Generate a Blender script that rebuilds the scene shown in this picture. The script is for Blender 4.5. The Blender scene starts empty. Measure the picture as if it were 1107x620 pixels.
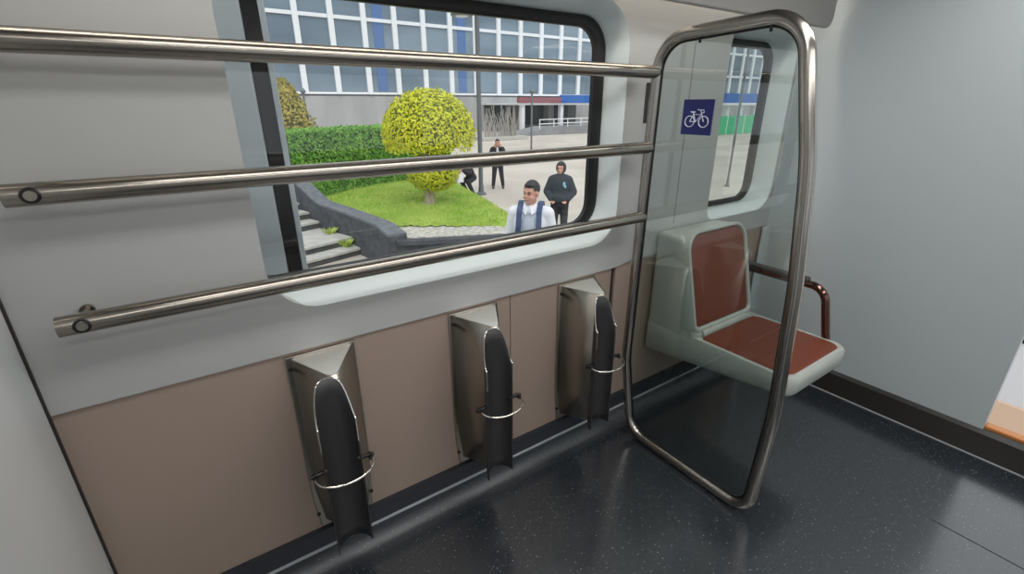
import bpy, bmesh, math, random
from mathutils import Vector, Matrix, Euler
random.seed(7)
PI = math.pi
S = bpy.context.scene
COL = S.collection

# ------------------------------------------------------------------ camera, sky, exposure
cam_d = bpy.data.cameras.new('camera'); cam = bpy.data.objects.new('camera', cam_d); COL.objects.link(cam)
cam_d.sensor_width = 36.0; cam_d.lens = 510.0/1107.0*36.0
cam_d.clip_start = 0.02; cam_d.clip_end = 400
_r = Vector((0.82409, -0.56677, -0.00230))
_d = Vector((-0.20330, -0.29965, -0.93214))
_f = Vector((0.52899, 0.76764, -0.36208))
_f.normalize(); _r = (_r - _f*_r.dot(_f)).normalized(); _u = _r.cross(_f)
M = Matrix((( _r.x, _u.x, -_f.x, 0), (_r.y, _u.y, -_f.y, 0), (_r.z, _u.z, -_f.z, 1.43), (0, 0, 0, 1)))
cam.matrix_world = M
S.camera = cam

w = bpy.data.worlds.new('overcast'); S.world = w; w.use_nodes = True
nt = w.node_tree; nt.nodes.clear()
out = nt.nodes.new('ShaderNodeOutputWorld'); bg = nt.nodes.new('ShaderNodeBackground')
tc = nt.nodes.new('ShaderNodeTexCoord'); sx = nt.nodes.new('ShaderNodeSeparateXYZ'); cr = nt.nodes.new('ShaderNodeValToRGB')
nt.links.new(tc.outputs['Generated'], sx.inputs[0]); nt.links.new(sx.outputs['Z'], cr.inputs[0])
cr.color_ramp.elements[0].position = 0.0; cr.color_ramp.elements[0].color = (0.62, 0.66, 0.70, 1)
cr.color_ramp.elements[1].position = 0.6; cr.color_ramp.elements[1].color = (0.92, 0.97, 1.0, 1)
nt.links.new(cr.outputs[0], bg.inputs[0]); nt.links.new(bg.outputs[0], out.inputs[0])
bg.inputs[1].default_value = 1.1
sun_d = bpy.data.lights.new('sun', 'SUN'); sun = bpy.data.objects.new('sun', sun_d); COL.objects.link(sun)
sun_d.energy = 1.5; sun_d.angle = math.radians(50); sun_d.color = (1, 0.97, 0.92)
sun.rotation_euler = Euler((math.radians(35), math.radians(-8), 0))     # high, from the train's side
S.view_settings.view_transform = 'Standard'; S.view_settings.look = 'None'
S.view_settings.gamma = 1.0; S.view_settings.use_curve_mapping = False
S.view_settings.exposure = 0.0
LAMP = 6.7       # ceiling lamp strength
COVE = 16.0       # cove strip strength

# ------------------------------------------------------------------ materials
def srgb(r, g, b):
    f = lambda c: (c/255/12.92) if c/255 <= 0.04045 else ((c/255+0.055)/1.055)**2.4
    return (f(r), f(g), f(b), 1)

def mat(name, col, rough=0.5, metal=0.0, spec=0.5, emit=None, estr=0.0, noise=None, bump=None, coat=0.0):
    m = bpy.data.materials.new(name); m.use_nodes = True
    n = m.node_tree; p = n.nodes['Principled BSDF']
    p.inputs['Base Color'].default_value = col
    p.inputs['Roughness'].default_value = rough; p.inputs['Metallic'].default_value = metal
    p.inputs['Specular IOR Level'].default_value = spec
    p.inputs['Coat Weight'].default_value = coat; p.inputs['Coat Roughness'].default_value = 0.16
    if emit: p.inputs['Emission Color'].default_value = emit; p.inputs['Emission Strength'].default_value = estr
    if noise:
        sc, col2, detail = noise[:3]
        tc = n.nodes.new('ShaderNodeTexCoord'); no = n.nodes.new('ShaderNodeTexNoise')
        no.inputs['Scale'].default_value = sc; no.inputs['Detail'].default_value = detail
        if len(noise) > 3:
            mp = n.nodes.new('ShaderNodeMapping'); mp.inputs['Scale'].default_value = noise[3]
            n.links.new(tc.outputs['Object'], mp.inputs[0]); n.links.new(mp.outputs[0], no.inputs['Vector'])
        else: n.links.new(tc.outputs['Object'], no.inputs['Vector'])
        r = n.nodes.new('ShaderNodeValToRGB')
        r.color_ramp.elements[0].position = 0.35; r.color_ramp.elements[0].color = col
        r.color_ramp.elements[1].position = 0.65; r.color_ramp.elements[1].color = col2
        n.links.new(no.outputs['Fac'], r.inputs[0]); n.links.new(r.outputs[0], p.inputs['Base Color'])
    if bump:
        sc, st = bump
        tc = n.nodes.new('ShaderNodeTexCoord'); no = n.nodes.new('ShaderNodeTexNoise'); no.inputs['Scale'].default_value = sc
        n.links.new(tc.outputs['Object'], no.inputs['Vector'])
        b = n.nodes.new('ShaderNodeBump'); b.inputs['Strength'].default_value = st; b.inputs['Distance'].default_value = 0.01
        n.links.new(no.outputs['Fac'], b.inputs['Height']); n.links.new(b.outputs[0], p.inputs['Normal'])
    return m

def glass_mat(name, tint, r0=0.08):
    """clear pane: transmits with a tint, mirrors by the angle of view (the same from both sides)"""
    m = bpy.data.materials.new(name); m.use_nodes = True
    n = m.node_tree; n.nodes.clear(); L = n.links.new
    o = n.nodes.new('ShaderNodeOutputMaterial'); mx = n.nodes.new('ShaderNodeMixShader')
    t = n.nodes.new('ShaderNodeBsdfTransparent'); g = n.nodes.new('ShaderNodeBsdfGlossy'); ge = n.nodes.new('ShaderNodeNewGeometry')
    t.inputs[0].default_value = tint; g.inputs['Roughness'].default_value = 0.0
    dt = n.nodes.new('ShaderNodeVectorMath'); dt.operation = 'DOT_PRODUCT'
    L(ge.outputs['Normal'], dt.inputs[0]); L(ge.outputs['Incoming'], dt.inputs[1])
    def M_(op, a, b=None):
        q = n.nodes.new('ShaderNodeMath'); q.operation = op; q.use_clamp = (op == 'MULTIPLY_ADD')
        for k, v in enumerate((a, b)):
            if v is None: continue
            if isinstance(v, (int, float)): q.inputs[k].default_value = v
            else: L(v, q.inputs[k])
        return q
    c = M_('ABSOLUTE', dt.outputs['Value']); d = M_('SUBTRACT', 1.0, c.outputs[0]); p = M_('POWER', d.outputs[0], 5.0)
    f = M_('MULTIPLY_ADD', p.outputs[0], 1-r0); f.inputs[2].default_value = r0
    L(f.outputs[0], mx.inputs[0]); L(t.outputs[0], mx.inputs[1]); L(g.outputs[0], mx.inputs[2]); L(mx.outputs[0], o.inputs[0])
    return m

def steel_mat(name, col, rough, axis_scale):
    m = mat(name, col, rough, 1.0)
    n = m.node_tree; p = n.nodes['Principled BSDF']
    tc = n.nodes.new('ShaderNodeTexCoord'); mp = n.nodes.new('ShaderNodeMapping'); mp.inputs['Scale'].default_value = axis_scale
    no = n.nodes.new('ShaderNodeTexNoise'); no.inputs['Scale'].default_value = 60
    n.links.new(tc.outputs['Object'], mp.inputs[0]); n.links.new(mp.outputs[0], no.inputs['Vector'])
    mr = n.nodes.new('ShaderNodeMapRange'); mr.inputs['To Min'].default_value = rough*0.9; mr.inputs['To Max'].default_value = rough*1.12
    n.links.new(no.outputs['Fac'], mr.inputs['Value']); n.links.new(mr.outputs[0], p.inputs['Roughness'])
    return m

def floor_mat(rough=0.22, coat=0.85):
    m = mat('speckled_vinyl', srgb(58, 63, 69), rough, spec=0.9, coat=coat)
    n = m.node_tree; p = n.nodes['Principled BSDF']
    tc = n.nodes.new('ShaderNodeTexCoord')
    prev = None
    for sc, thr, colr in ((95, 0.13, srgb(96, 101, 106)), (60, 0.10, srgb(140, 143, 143)), (80, 0.17, srgb(38, 42, 46))):
        v = n.nodes.new('ShaderNodeTexVoronoi'); v.inputs['Scale'].default_value = sc
        n.links.new(tc.outputs['Object'], v.inputs['Vector'])
        lt = n.nodes.new('ShaderNodeMath'); lt.operation = 'LESS_THAN'; lt.inputs[1].default_value = thr
        n.links.new(v.outputs['Distance'], lt.inputs[0])
        mx = n.nodes.new('ShaderNodeMix'); mx.data_type = 'RGBA'
        n.links.new(lt.outputs[0], mx.inputs[0]); mx.inputs[7].default_value = colr
        if prev: n.links.new(prev, mx.inputs[6])
        else: mx.inputs[6].default_value = srgb(42, 47, 53)
        prev = mx.outputs[2]
    n.links.new(prev, p.inputs['Base Color'])
    return m

MAT = dict(
    white=mat('white_wall_panel', srgb(177, 178, 177), 0.38, bump=(3, 0.02)),
    reveal=mat('pale_reveal_plastic', srgb(218, 228, 230), 0.35),
    endwall=mat('grey_end_wall_paint', srgb(188, 196, 199), 0.33, bump=(2.5, 0.03)),
    leftwall=mat('glossy_grey_partition', srgb(208, 211, 211), 0.22),
    brown=mat('brown_lower_panel', srgb(162, 144, 132), 0.4, bump=(3, 0.02)),
    dark=mat('dark_seam', srgb(38, 34, 32), 0.6),
    skirt=mat('black_skirting', srgb(56, 54, 52), 0.3),
    floor=floor_mat(), cove_floor=floor_mat(0.42, 0.0),
    seam=mat('pale_weld_line', srgb(176, 180, 184), 0.5),
    skirtb=mat('blue_black_skirting', srgb(46, 50, 57), 0.4),
    ceil=mat('ceiling_panel_grey', srgb(150, 149, 146), 0.5),
    bulk=mat('bulkhead_grey', srgb(138, 137, 134), 0.45),
    gasket=mat('black_rubber_gasket', srgb(14, 14, 15), 0.45),
    glass=glass_mat('window_glass', (0.93, 0.95, 0.95, 1), 0.07),
    screen=glass_mat('screen_glass', (0.66, 0.72, 0.70, 1), 0.14),
    steel=steel_mat('brushed_rail_steel', srgb(158, 151, 142), 0.22, (1, 20, 20)),
    steelv=mat('satin_post_steel', srgb(174, 169, 162), 0.22, 1.0),
    sheet=steel_mat('brushed_sheet_steel', srgb(170, 165, 156), 0.32, (20, 20, 1)),
    wire=mat('bright_wire_steel', srgb(215, 213, 208), 0.18, 1.0),
    rubber=mat('dark_trough_liner', srgb(52, 51, 51), 0.42),
    black=mat('black_plastic', srgb(16, 16, 16), 0.4),
    shell=mat('pale_grey_seat_shell', srgb(184, 189, 183), 0.3),
    cap=mat('lit_satin_cap_steel', srgb(226, 226, 220), 0.5, 0.6),  # paler than the sheet steel: ceiling reflection worked into the colour
    cushion=mat('rust_brown_vinyl', srgb(118, 57, 36), 0.42, bump=(180, 0.06)),
    armsteel=mat('bronze_chrome', srgb(120, 92, 82), 0.12, 1.0),
    armpad=mat('dark_grey_arm_pad', srgb(62, 60, 58), 0.5),
    blue=mat('navy_sticker', srgb(30, 34, 100), 0.4),
    signwhite=mat('sticker_white', srgb(225, 228, 238), 0.4),
    lamp=mat('lamp_diffuser', (1, 1, 1, 1), 0.5, emit=(1.0, 0.98, 0.955, 1), estr=LAMP),
    cove=mat('cove_diffuser', (1, 1, 1, 1), 0.5, emit=(1.0, 0.90, 0.78, 1), estr=COVE),
)

# ------------------------------------------------------------------ mesh helpers
def link(name, me, m=None, parent=None, smooth=True, angle=35):
    o = bpy.data.objects.new(name, me); COL.objects.link(o)
    if m is not None and len(me.materials) == 0: me.materials.append(m)
    if smooth:
        for p in me.polygons: p.use_smooth = True
        try: me.set_sharp_from_angle(angle=math.radians(angle))
        except Exception: pass
    if parent is not None:
        o.parent = parent
        o.matrix_parent_inverse = Matrix.Translation(-Vector(parent.location))
    return o

def obj(name, bm, m=None, parent=None, smooth=True, angle=35, bevel=0, segs=2):
    me = bpy.data.meshes.new(name); bmesh.ops.recalc_face_normals(bm, faces=bm.faces[:])
    bm.to_mesh(me); bm.free()
    o = link(name, me, m, parent, smooth, angle)
    if bevel:
        b = o.modifiers.new('bevel', 'BEVEL'); b.width = bevel; b.segments = segs; b.limit_method = 'ANGLE'; b.angle_limit = math.radians(40)
        b.harden_normals = False
    return o

def empty(name, loc=(0, 0, 0)):
    o = bpy.data.objects.new(name, None); COL.objects.link(o); o.location = loc
    o.empty_display_size = 0.05
    return o

def tag(o, label=None, cat=None, group=None, kind=None):
    if label: o['label'] = label
    if cat: o['category'] = cat
    if group: o['group'] = group
    if kind: o['kind'] = kind
    return o
def struct(o): o['kind'] = 'structure'; return o

def add_box(bm, lo, hi):
    x0, y0, z0 = lo; x1, y1, z1 = hi
    v = [bm.verts.new(p) for p in ((x0,y0,z0),(x1,y0,z0),(x1,y1,z0),(x0,y1,z0),(x0,y0,z1),(x1,y0,z1),(x1,y1,z1),(x0,y1,z1))]
    for f in ((0,3,2,1),(4,5,6,7),(0,1,5,4),(1,2,6,5),(2,3,7,6),(3,0,4,7)): bm.faces.new([v[i] for i in f])
    return v
def box(lo, hi):
    bm = bmesh.new(); add_box(bm, lo, hi); return bm

def smooth_path(pts, r=0.05, n=6, closed=False):
    """polyline with rounded corners"""
    P = [Vector(p) for p in pts]; L = len(P); res = []
    for i in range(L):
        if not closed and i in (0, L-1): res.append(P[i]); continue
        a, b, c = P[i-1], P[i], P[(i+1) % L]
        rr = r[i] if isinstance(r, (list, tuple)) else r
        u, v = (a-b), (c-b); lu, lv = u.length, v.length; u.normalize(); v.normalize()
        ang = u.angle(v)
        if ang > PI-0.02 or rr <= 0: res.append(b); continue
        t = min(rr/math.tan(ang/2), lu*0.48, lv*0.48); rad = t*math.tan(ang/2)
        bis = (u+v).normalized(); cen = b + bis*(rad/math.sin(ang/2))
        s = b+u*t-cen; e = b+v*t-cen; w_ = s.angle(e)
        for k in range(n+1):
            q = k/n
            res.append(cen + (s*math.sin((1-q)*w_) + e*math.sin(q*w_))/math.sin(w_))
    return res

def add_tube(bm, pts, r, seg=16, closed=False, caps=True):
    P = [Vector(p) for p in pts]; n = len(P)
    T = []
    for i in range(n):
        a = P[(i-1) % n] if (closed or i > 0) else P[i]; b = P[(i+1) % n] if (closed or i < n-1) else P[i]
        T.append((b-a).normalized())
    up = Vector((0, 0, 1)) if abs(T[0].z) < 0.9 else Vector((1, 0, 0))
    N = (up - T[0]*up.dot(T[0])).normalized(); rings = []
    for i in range(n):
        if i > 0:
            ax = T[i-1].cross(T[i])
            if ax.length > 1e-7: N = Matrix.Rotation(T[i-1].angle(T[i]), 3, ax.normalized()) @ N
        N = (N - T[i]*N.dot(T[i])).normalized(); B = T[i].cross(N)
        rr = r[i] if isinstance(r, (list, tuple)) else r
        rings.append([bm.verts.new(P[i] + (N*math.cos(2*PI*k/seg) + B*math.sin(2*PI*k/seg))*rr) for k in range(seg)])
    m = n if closed else n-1
    for i in range(m):
        a, b = rings[i], rings[(i+1) % n]
        off = 0
        if closed and i == n-1:
            off = min(range(seg), key=lambda s: (a[0].co-b[s].co).length)
        for k in range(seg):
            bm.faces.new((a[k], a[(k+1) % seg], b[(k+1+off) % seg], b[(k+off) % seg]))
    if caps and not closed:
        bm.faces.new(rings[0][::-1]); bm.faces.new(rings[-1])
def tube(pts, r, **k):
    bm = bmesh.new(); add_tube(bm, pts, r, **k); return bm

def add_prism(bm, poly, a, b, axis):
    """poly of 2D points extruded from a to b along axis; axis 'x': (y,z); 'y': (x,z); 'z': (x,y)"""
    def P(p, t): return {'x': (t, p[0], p[1]), 'y': (p[0], t, p[1]), 'z': (p[0], p[1], t)}[axis]
    A = [bm.verts.new(P(p, a)) for p in poly]; B = [bm.verts.new(P(p, b)) for p in poly]
    n = len(poly)
    bm.faces.new(A); bm.faces.new(B[::-1])
    for i in range(n): bm.faces.new((A[i], B[i], B[(i+1) % n], A[(i+1) % n]))
def prism(poly, a, b, axis):
    bm = bmesh.new(); add_prism(bm, poly, a, b, axis); return bm

def rrect(x0, z0, x1, z1, r, n=8):
    if not isinstance(r, (tuple, list)): r = (r,)*4
    pts = []
    for (cx, cz, a0, q) in ((x1-r[0], z0+r[0], -PI/2, r[0]), (x1-r[1], z1-r[1], 0, r[1]), (x0+r[2], z1-r[2], PI/2, r[2]), (x0+r[3], z0+r[3], PI, r[3])):
        for k in range(n+1):
            a = a0 + PI/2*k/n; pts.append((cx+q*math.cos(a), cz+q*math.sin(a)))
    return pts

def loft(rings, close=True, cap0=False, cap1=False):
    bm = bmesh.new(); R = [[bm.verts.new(p) for p in ring] for ring in rings]
    for a, b in zip(R, R[1:]):
        n = len(a)
        for k in range(n if close else n-1): bm.faces.new((a[k], a[(k+1) % n], b[(k+1) % n], b[k]))
    if cap0: bm.faces.new(R[0][::-1])
    if cap1: bm.faces.new(R[-1])
    return bm

def holed_plate(outer, holes, y0, y1):
    """plate in the XZ plane with openings, from y0 to y1"""
    cu = bpy.data.curves.new('tmp', 'CURVE'); cu.dimensions = '2D'; cu.fill_mode = 'BOTH'; cu.extrude = abs(y1-y0)/2
    for loop in [outer]+holes:
        s = cu.splines.new('POLY'); s.points.add(len(loop)-1); s.use_cyclic_u = True
        for p, q in zip(s.points, loop): p.co = (q[0], q[1], 0, 1)
    o = bpy.data.objects.new('tmp', cu); COL.objects.link(o)
    dg = bpy.context.evaluated_depsgraph_get(); me = bpy.data.meshes.new_from_object(o.evaluated_get(dg))
    bpy.data.objects.remove(o); bpy.data.curves.remove(cu)
    me.transform(Matrix.Translation((0, (y0+y1)/2, 0)) @ Matrix.Rotation(PI/2, 4, 'X'))
    return me

def lathe(bm, prof, cen, seg=20):
    rings = []
    for r, z in prof:
        rings.append([bm.verts.new((cen[0]+r*math.cos(2*PI*k/seg), cen[1]+r*math.sin(2*PI*k/seg), cen[2]+z)) for k in range(seg)])
    for a, b in zip(rings, rings[1:]):
        for k in range(seg): bm.faces.new((a[k], a[(k+1) % seg], b[(k+1) % seg], b[k]))
    bm.faces.new(rings[0][::-1]); bm.faces.new(rings[-1])

def copy_tree(o, delta, parent=None):
    c = o.copy(); COL.objects.link(c)
    if parent is None: c.location = Vector(o.location)+Vector(delta)
    else:
        inv = o.matrix_parent_inverse.copy(); c.parent = parent; c.matrix_parent_inverse = inv
    for ch in o.children: copy_tree(ch, delta, c)
    return c

# ================================================================== SETTING: the car
XL, XE, YW, YO, ZC = -0.352, 2.60, 1.30, -1.30, 2.12
W1 = rrect(0.128, 0.905, 1.405, 1.755, (0.13, 0.14, 0.14, 0.13))
W2 = rrect(2.02, 0.905, 2.575, 1.755, (0.12, 0.12, 0.10, 0.06))
# floor
fl = struct(obj('floor', box((-2.6, YO, -0.06), (XE+0.02, 1.235, 0.0)), MAT['floor'], smooth=False))
# joint line of the floor covering
JX, JY = 2.015, 0.205
struct(obj('trim_1', box((JX-0.002, -1.2, 0.0), (JX+0.002, JY, 0.0008)), MAT['dark'], smooth=False))
# coved upstand along the window wall
cv = []
for k in range(9):
    a = k/8*PI/2; cv.append((1.225+0.065*math.sin(a), 0.065-0.065*math.cos(a)))
cv += [(1.32, 0.065), (1.32, -0.06), (1.225, -0.06)]
struct(obj('trim_2', prism(cv, XL, XE, 'x'), MAT['cove_floor'], angle=60))
struct(obj('trim_3', box((XL, 1.286, 0.064), (XE, 1.30, 0.0705)), MAT['seam'], smooth=False))
struct(obj('baseboard_back', box((XL, 1.293, 0.067), (XE, 1.36, 0.135)), MAT['skirtb'], smooth=False))
# brown lower wall, in panels with dark joints
struct(obj('trim_4', box((XL, 1.325, 0.13), (XE, 1.36, 0.80)), MAT['dark'], smooth=False))
for i, (a, b) in enumerate(((XL, 0.895), (0.898, 1.415), (1.44, XE))):
    struct(obj('trim_%d' % (5+i), box((a, 1.312, 0.13), (b, 1.33, 0.80)), MAT['brown'], bevel=0.002))
# white upper wall with its two window openings
wall_me = holed_plate([(XL, 0.785), (1.42, 0.787), (1.50, 0.80), (XE, 0.805), (XE, 2.0), (XL, 2.0)], [W1, W2], 1.30, 1.33)
struct(link('wall_back', wall_me, MAT['white'], smooth=False))
ob = bpy.data.objects['wall_back']; b_ = ob.modifiers.new('bevel', 'BEVEL'); b_.width = 0.006; b_.segments = 2; b_.limit_method = 'ANGLE'
struct(obj('trim_8', box((1.775, 1.298, 0.93), (1.778, 1.301, 1.66)), MAT['bulk'], smooth=False))
# outer skin of the car
sk = holed_plate([(XL-2.2, -0.3), (XE, -0.3), (XE, 2.2), (XL-2.2, 2.2)],
                 [rrect(0.06, 0.955, 1.40, 1.73, 0.1), rrect(2.06, 0.955, 2.55, 1.73, 0.09)], 1.40, 1.43)
struct(link('trim_9', sk, MAT['gasket'], smooth=False))

def window(n, hole, gx0, gz0, gx1, gz1, gr, gw, gl, gb, gt):
    root = struct(empty('window_%d' % n, ((gx0+gx1)/2, 1.39, gz0)))
    inner = rrect(gx0, gz0, gx1, gz1, gr)
    rings = []
    for t, y in ((0.0, 1.3), (0.03, 1.3015), (0.10, 1.306), (0.2, 1.315), (0.45, 1.345), (1.0, 1.392)):
        rings.append([(a[0]+(b[0]-a[0])*t, y, a[1]+(b[1]-a[1])*t) for a, b in zip(hole, inner)])
    obj('window_reveal', loft(rings), MAT['reveal'], root, angle=60)
    g = []
    for d, y in ((0.0, 1.396), (0.0, 1.383), (0.012, 1.378), (gw-0.01, 1.380), (gw, 1.384), (gw, 1.40)):
        g.append([(p[0], y, p[1]) for p in rrect(gx0+d*gl/gw, gz0+d*gb/gw, gx1-d, gz1-d*gt/gw, max(0.02, gr-d*0.6))])
    obj('gasket', loft(g), MAT['gasket'], root, angle=40)
    pane = rrect(gx0+gl-0.008, gz0+gb-0.008, gx1-gw+0.01, gz1-gt+0.01, max(0.02, gr-gw))
    bm = bmesh.new(); bm.faces.new([bm.verts.new((p[0], 1.392, p[1])) for p in pane])
    obj('pane', bm, MAT['glass'], root, smooth=False)
    return root
window(1, W1, 0.030, 0.955, 1.370, 1.714, 0.11, 0.052, 0.052, 0.030, 0.036)
window(2, W2, 2.060, 0.945, 2.518, 1.700, 0.10, 0.055, 0.055, 0.024, 0.032)

# end wall with doorway, skirting
endp = [(1.33, 0.0), (0.225, 0.0), (0.225, 1.97), (-0.75, 1.97), (-0.75, 0.0), (YO, 0.0), (YO, 2.2), (1.33, 2.2)]
struct(obj('wall_right', prism(endp, XE, XE+0.05, 'x'), MAT['endwall'], smooth=False))
# soft corner between the end wall and the window wall
cf = [(XE-0.035*(1-math.sin(a)), 1.30-0.035*(1-math.cos(a))) for a in [k/8*PI/2 for k in range(9)]] + [(XE, 1.30)]
bm = bmesh.new(); add_prism(bm, cf, 0.136, 0.80, 'z'); struct(obj('trim_10', bm, MAT['endwall'], angle=60))
skp = [(2.588, 0.0), (2.575, 0.118), (2.60, 0.128), (2.61, 0.130), (2.61, 0.0)]
bm = prism([(p[0], p[1]) for p in skp], 1.29, -1.3, 'y'); struct(obj('baseboard_right', bm, MAT['skirt'], smooth=False))
struct(obj('trim_11', box((2.582, -1.3, 0.0), (2.59, 1.24, 0.004)), MAT['seam'], smooth=False))
# left partition (glossy) and the room behind the camera
struct(obj('wall_left', box((XL-0.05, 0.25, 0.0), (XL, 1.42, 2.2)), MAT['leftwall'], smooth=False))
struct(obj('trim_12', box((XL, 1.290, 0.07), (XL+0.004, 1.2995, 2.0)), MAT['dark'], smooth=False))
struct(obj('ceiling', box((-2.6, YO, ZC), (XE+0.05, 1.43, ZC+0.05)), MAT['ceil'], smooth=False))
wo = holed_plate([(-2.6, 0), (XE+0.05, 0), (XE+0.05, 2.15), (-2.6, 2.15)],
                 [rrect(0.2, 0.95, 1.5, 1.75, 0.1), rrect(1.85, 0.95, 2.4, 1.75, 0.1), rrect(-1.9, 0.02, -0.6, 1.95, 0.03)], YO-0.05, YO)
struct(link('wall_front', wo, MAT['white'], smooth=False))
struct(obj('trim_13', box((-2.65, YO, 0.0), (-2.6, 1.43, 2.15)), MAT['endwall'], smooth=False))
# overhead bulkhead panel with a rounded corner, and the light strip behind it
bp = rrect(XL, 1.735, 2.50, 2.12, (0.05, 0.01, 0.01, 0.01))
bm = bmesh.new(); add_prism(bm, bp, 1.135, 1.155, 'y')
struct(obj('trim_14', bm, MAT['bulk'], bevel=0.006, angle=50))

def light_fixture(name, lo, hi, m, label):
    r = empty(name, ((lo[0]+hi[0])/2, (lo[1]+hi[1])/2, hi[2])); tag(r, label, 'ceiling light')
    obj('housing', box((lo[0]-0.01, lo[1]-0.01, lo[2]+0.012), (hi[0]+0.01, hi[1]+0.01, hi[2])), MAT['ceil'], r, bevel=0.003)
    obj('diffuser', box((lo[0], lo[1], lo[2]), (hi[0], hi[1], lo[2]+0.014)), m, r, smooth=False)
light_fixture('ceiling_light', (-0.1, 0.25, 2.085), (2.4, 0.55, 2.12), MAT['lamp'], 'long flat ceiling light above the aisle nearest the window wall')
light_fixture('ceiling_light', (-0.9, -0.75, 2.085), (2.4, -0.45, 2.12), MAT['lamp'], 'long flat ceiling light on the side away from the bicycle rack')
light_fixture('cove_light', (-0.3, 1.19, 1.99), (2.45, 1.23, 2.03), MAT['cove'], 'slim warm light strip hidden behind the overhead grey panel')

# outside the doorway: white parapet with a dark top rail, peach boards at its foot
dr = empty('platform_barrier', (4.2, -0.3, -1.08)); tag(dr, 'white barrier panel with dark top edge beyond the doorway at right', 'barrier')
M_bw = mat('white_barrier', srgb(236, 236, 240), 0.4); M_peach = mat('peach_board', srgb(238, 205, 178), 0.5)
obj('panel', box((4.20, -2.6, -0.43), (4.26, 1.4, 0.0)), M_bw, dr, bevel=0.004)
obj('top_edge', box((4.19, -2.6, 0.0), (4.27, 1.4, 0.04)), MAT['gasket'], dr, bevel=0.006)
obj('kick_board', box((4.19, -2.6, -1.08), (4.27, 1.4, -0.43)), M_peach, dr, bevel=0.003)
struct(obj('trim_15', box((2.612, -0.75, 0.10), (2.66, 0.225, 0.142)), mat('orange_threshold', srgb(190, 120, 60), 0.35), bevel=0.004))

# ================================================================== rails
RY = 1.22; RR = 0.0212
def rail(z, x0, label, bolt):
    r = empty('handrail', (x0, RY, z)); tag(r, label, 'rail', 'horizontal rails across the window')
    obj('bar', tube([(x0, RY, z), (1.47, RY, z)], RR, seg=24), MAT['steel'], r)
    if bolt:
        bx = x0+0.040
        b = bmesh.new(); add_tube(b, [(bx, RY, z), (bx, 1.289, z)], 0.009, seg=16); add_tube(b, [(bx, 1.288, z), (bx, 1.299, z)], 0.014, seg=20)
        obj('wall_bracket', b, MAT['steel'], r)
        # ring shaped cap with a socket screw, on the front of the tube
        g = bmesh.new()
        pts = [(bx+0.0125*math.cos(t), RY-math.sqrt(max(RR**2-(0.0125*math.sin(t))**2, 0))-0.0005, z+0.0125*math.sin(t)) for t in [2*PI*k/20 for k in range(20)]]
        add_tube(g, pts, 0.0028, seg=8, closed=True)
        ring = obj('screw_collar', g, MAT['black'], r)
        s = bmesh.new(); add_tube(s, [(bx, RY-0.014, z), (bx, RY-RR-0.001, z)], 0.0095, seg=16); add_tube(s, [(bx, RY-RR-0.001, z), (bx, RY-RR-0.003, z)], 0.0045, seg=6)
        obj('screw', s, MAT['sheet'], ring)
    else:
        b = bmesh.new(); add_tube(b, [(x0+0.06, RY, z), (x0+0.06, 1.289, z)], 0.011, seg=16); add_tube(b, [(x0+0.06, 1.288, z), (x0+0.06, 1.299, z)], 0.02, seg=20)
        obj('wall_bracket', b, MAT['steel'], r)
    return r
rail(1.533, -0.275, 'topmost of the three stainless handrails across the window', True)
rail(1.276, -0.272, 'middle stainless handrail, with a ringed screw at its left end by the picture edge', True)
rail(1.013, -0.267, 'lowest of the three stainless handrails, just above the window sill', True)

# ================================================================== glass screen in its tube loop
XF = 1.47
sc = empty('glass_screen', (XF, 0.9, 0.03)); tag(sc, 'glass screen in a bent steel tube loop carrying a blue bicycle sign', 'screen')
loop_pts = [(XF, y, z) for y, z in ((1.235, 0.385), (1.172, 0.0215), (0.602, 0.0215), (0.586, 0.45), (0.610, 0.90), (0.650, 1.26), (0.737, 1.660), (1.218, 1.640))]
loop_r = [0.5, 0.10, 0.075, 1.5, 1.5, 1.5, 0.125, 0.11]
path = smooth_path(loop_pts, loop_r, 8, closed=True)
obj('tube_frame', tube(path, 0.0205, seg=20, closed=True), MAT['steelv'], sc, angle=60)
cen = sum(path, Vector())/len(path)
def shrink(d):
    res = []
    n = len(path)
    for i, p in enumerate(path):
        t = (path[(i+1) % n]-path[i-1]).normalized(); nn = Vector((0, -t.z, t.y))
        if nn.dot(cen-p) < 0: nn = -nn
        res.append(p+nn*d)
    return res
bm = bmesh.new(); bm.faces.new([bm.verts.new(p) for p in shrink(0.020)])
obj('glass_pane', bm, MAT['screen'], sc, smooth=False)
obj('glazing_bead', tube(shrink(0.022), 0.0038, seg=8, closed=True), MAT['gasket'], sc)
for (y, z) in ((0.83, 1.628), (1.06, 1.620)):
    obj('glass_clip', box((XF-0.004, y-0.004, z-0.008), (XF+0.004, y+0.004, z+0.008)), MAT['black'], sc, bevel=0.002)
obj('latch_plate', box((XF-0.006, 1.238, 1.36), (XF+0.004, 1.262, 1.50)), MAT['armpad'], sc, bevel=0.003)

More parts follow.
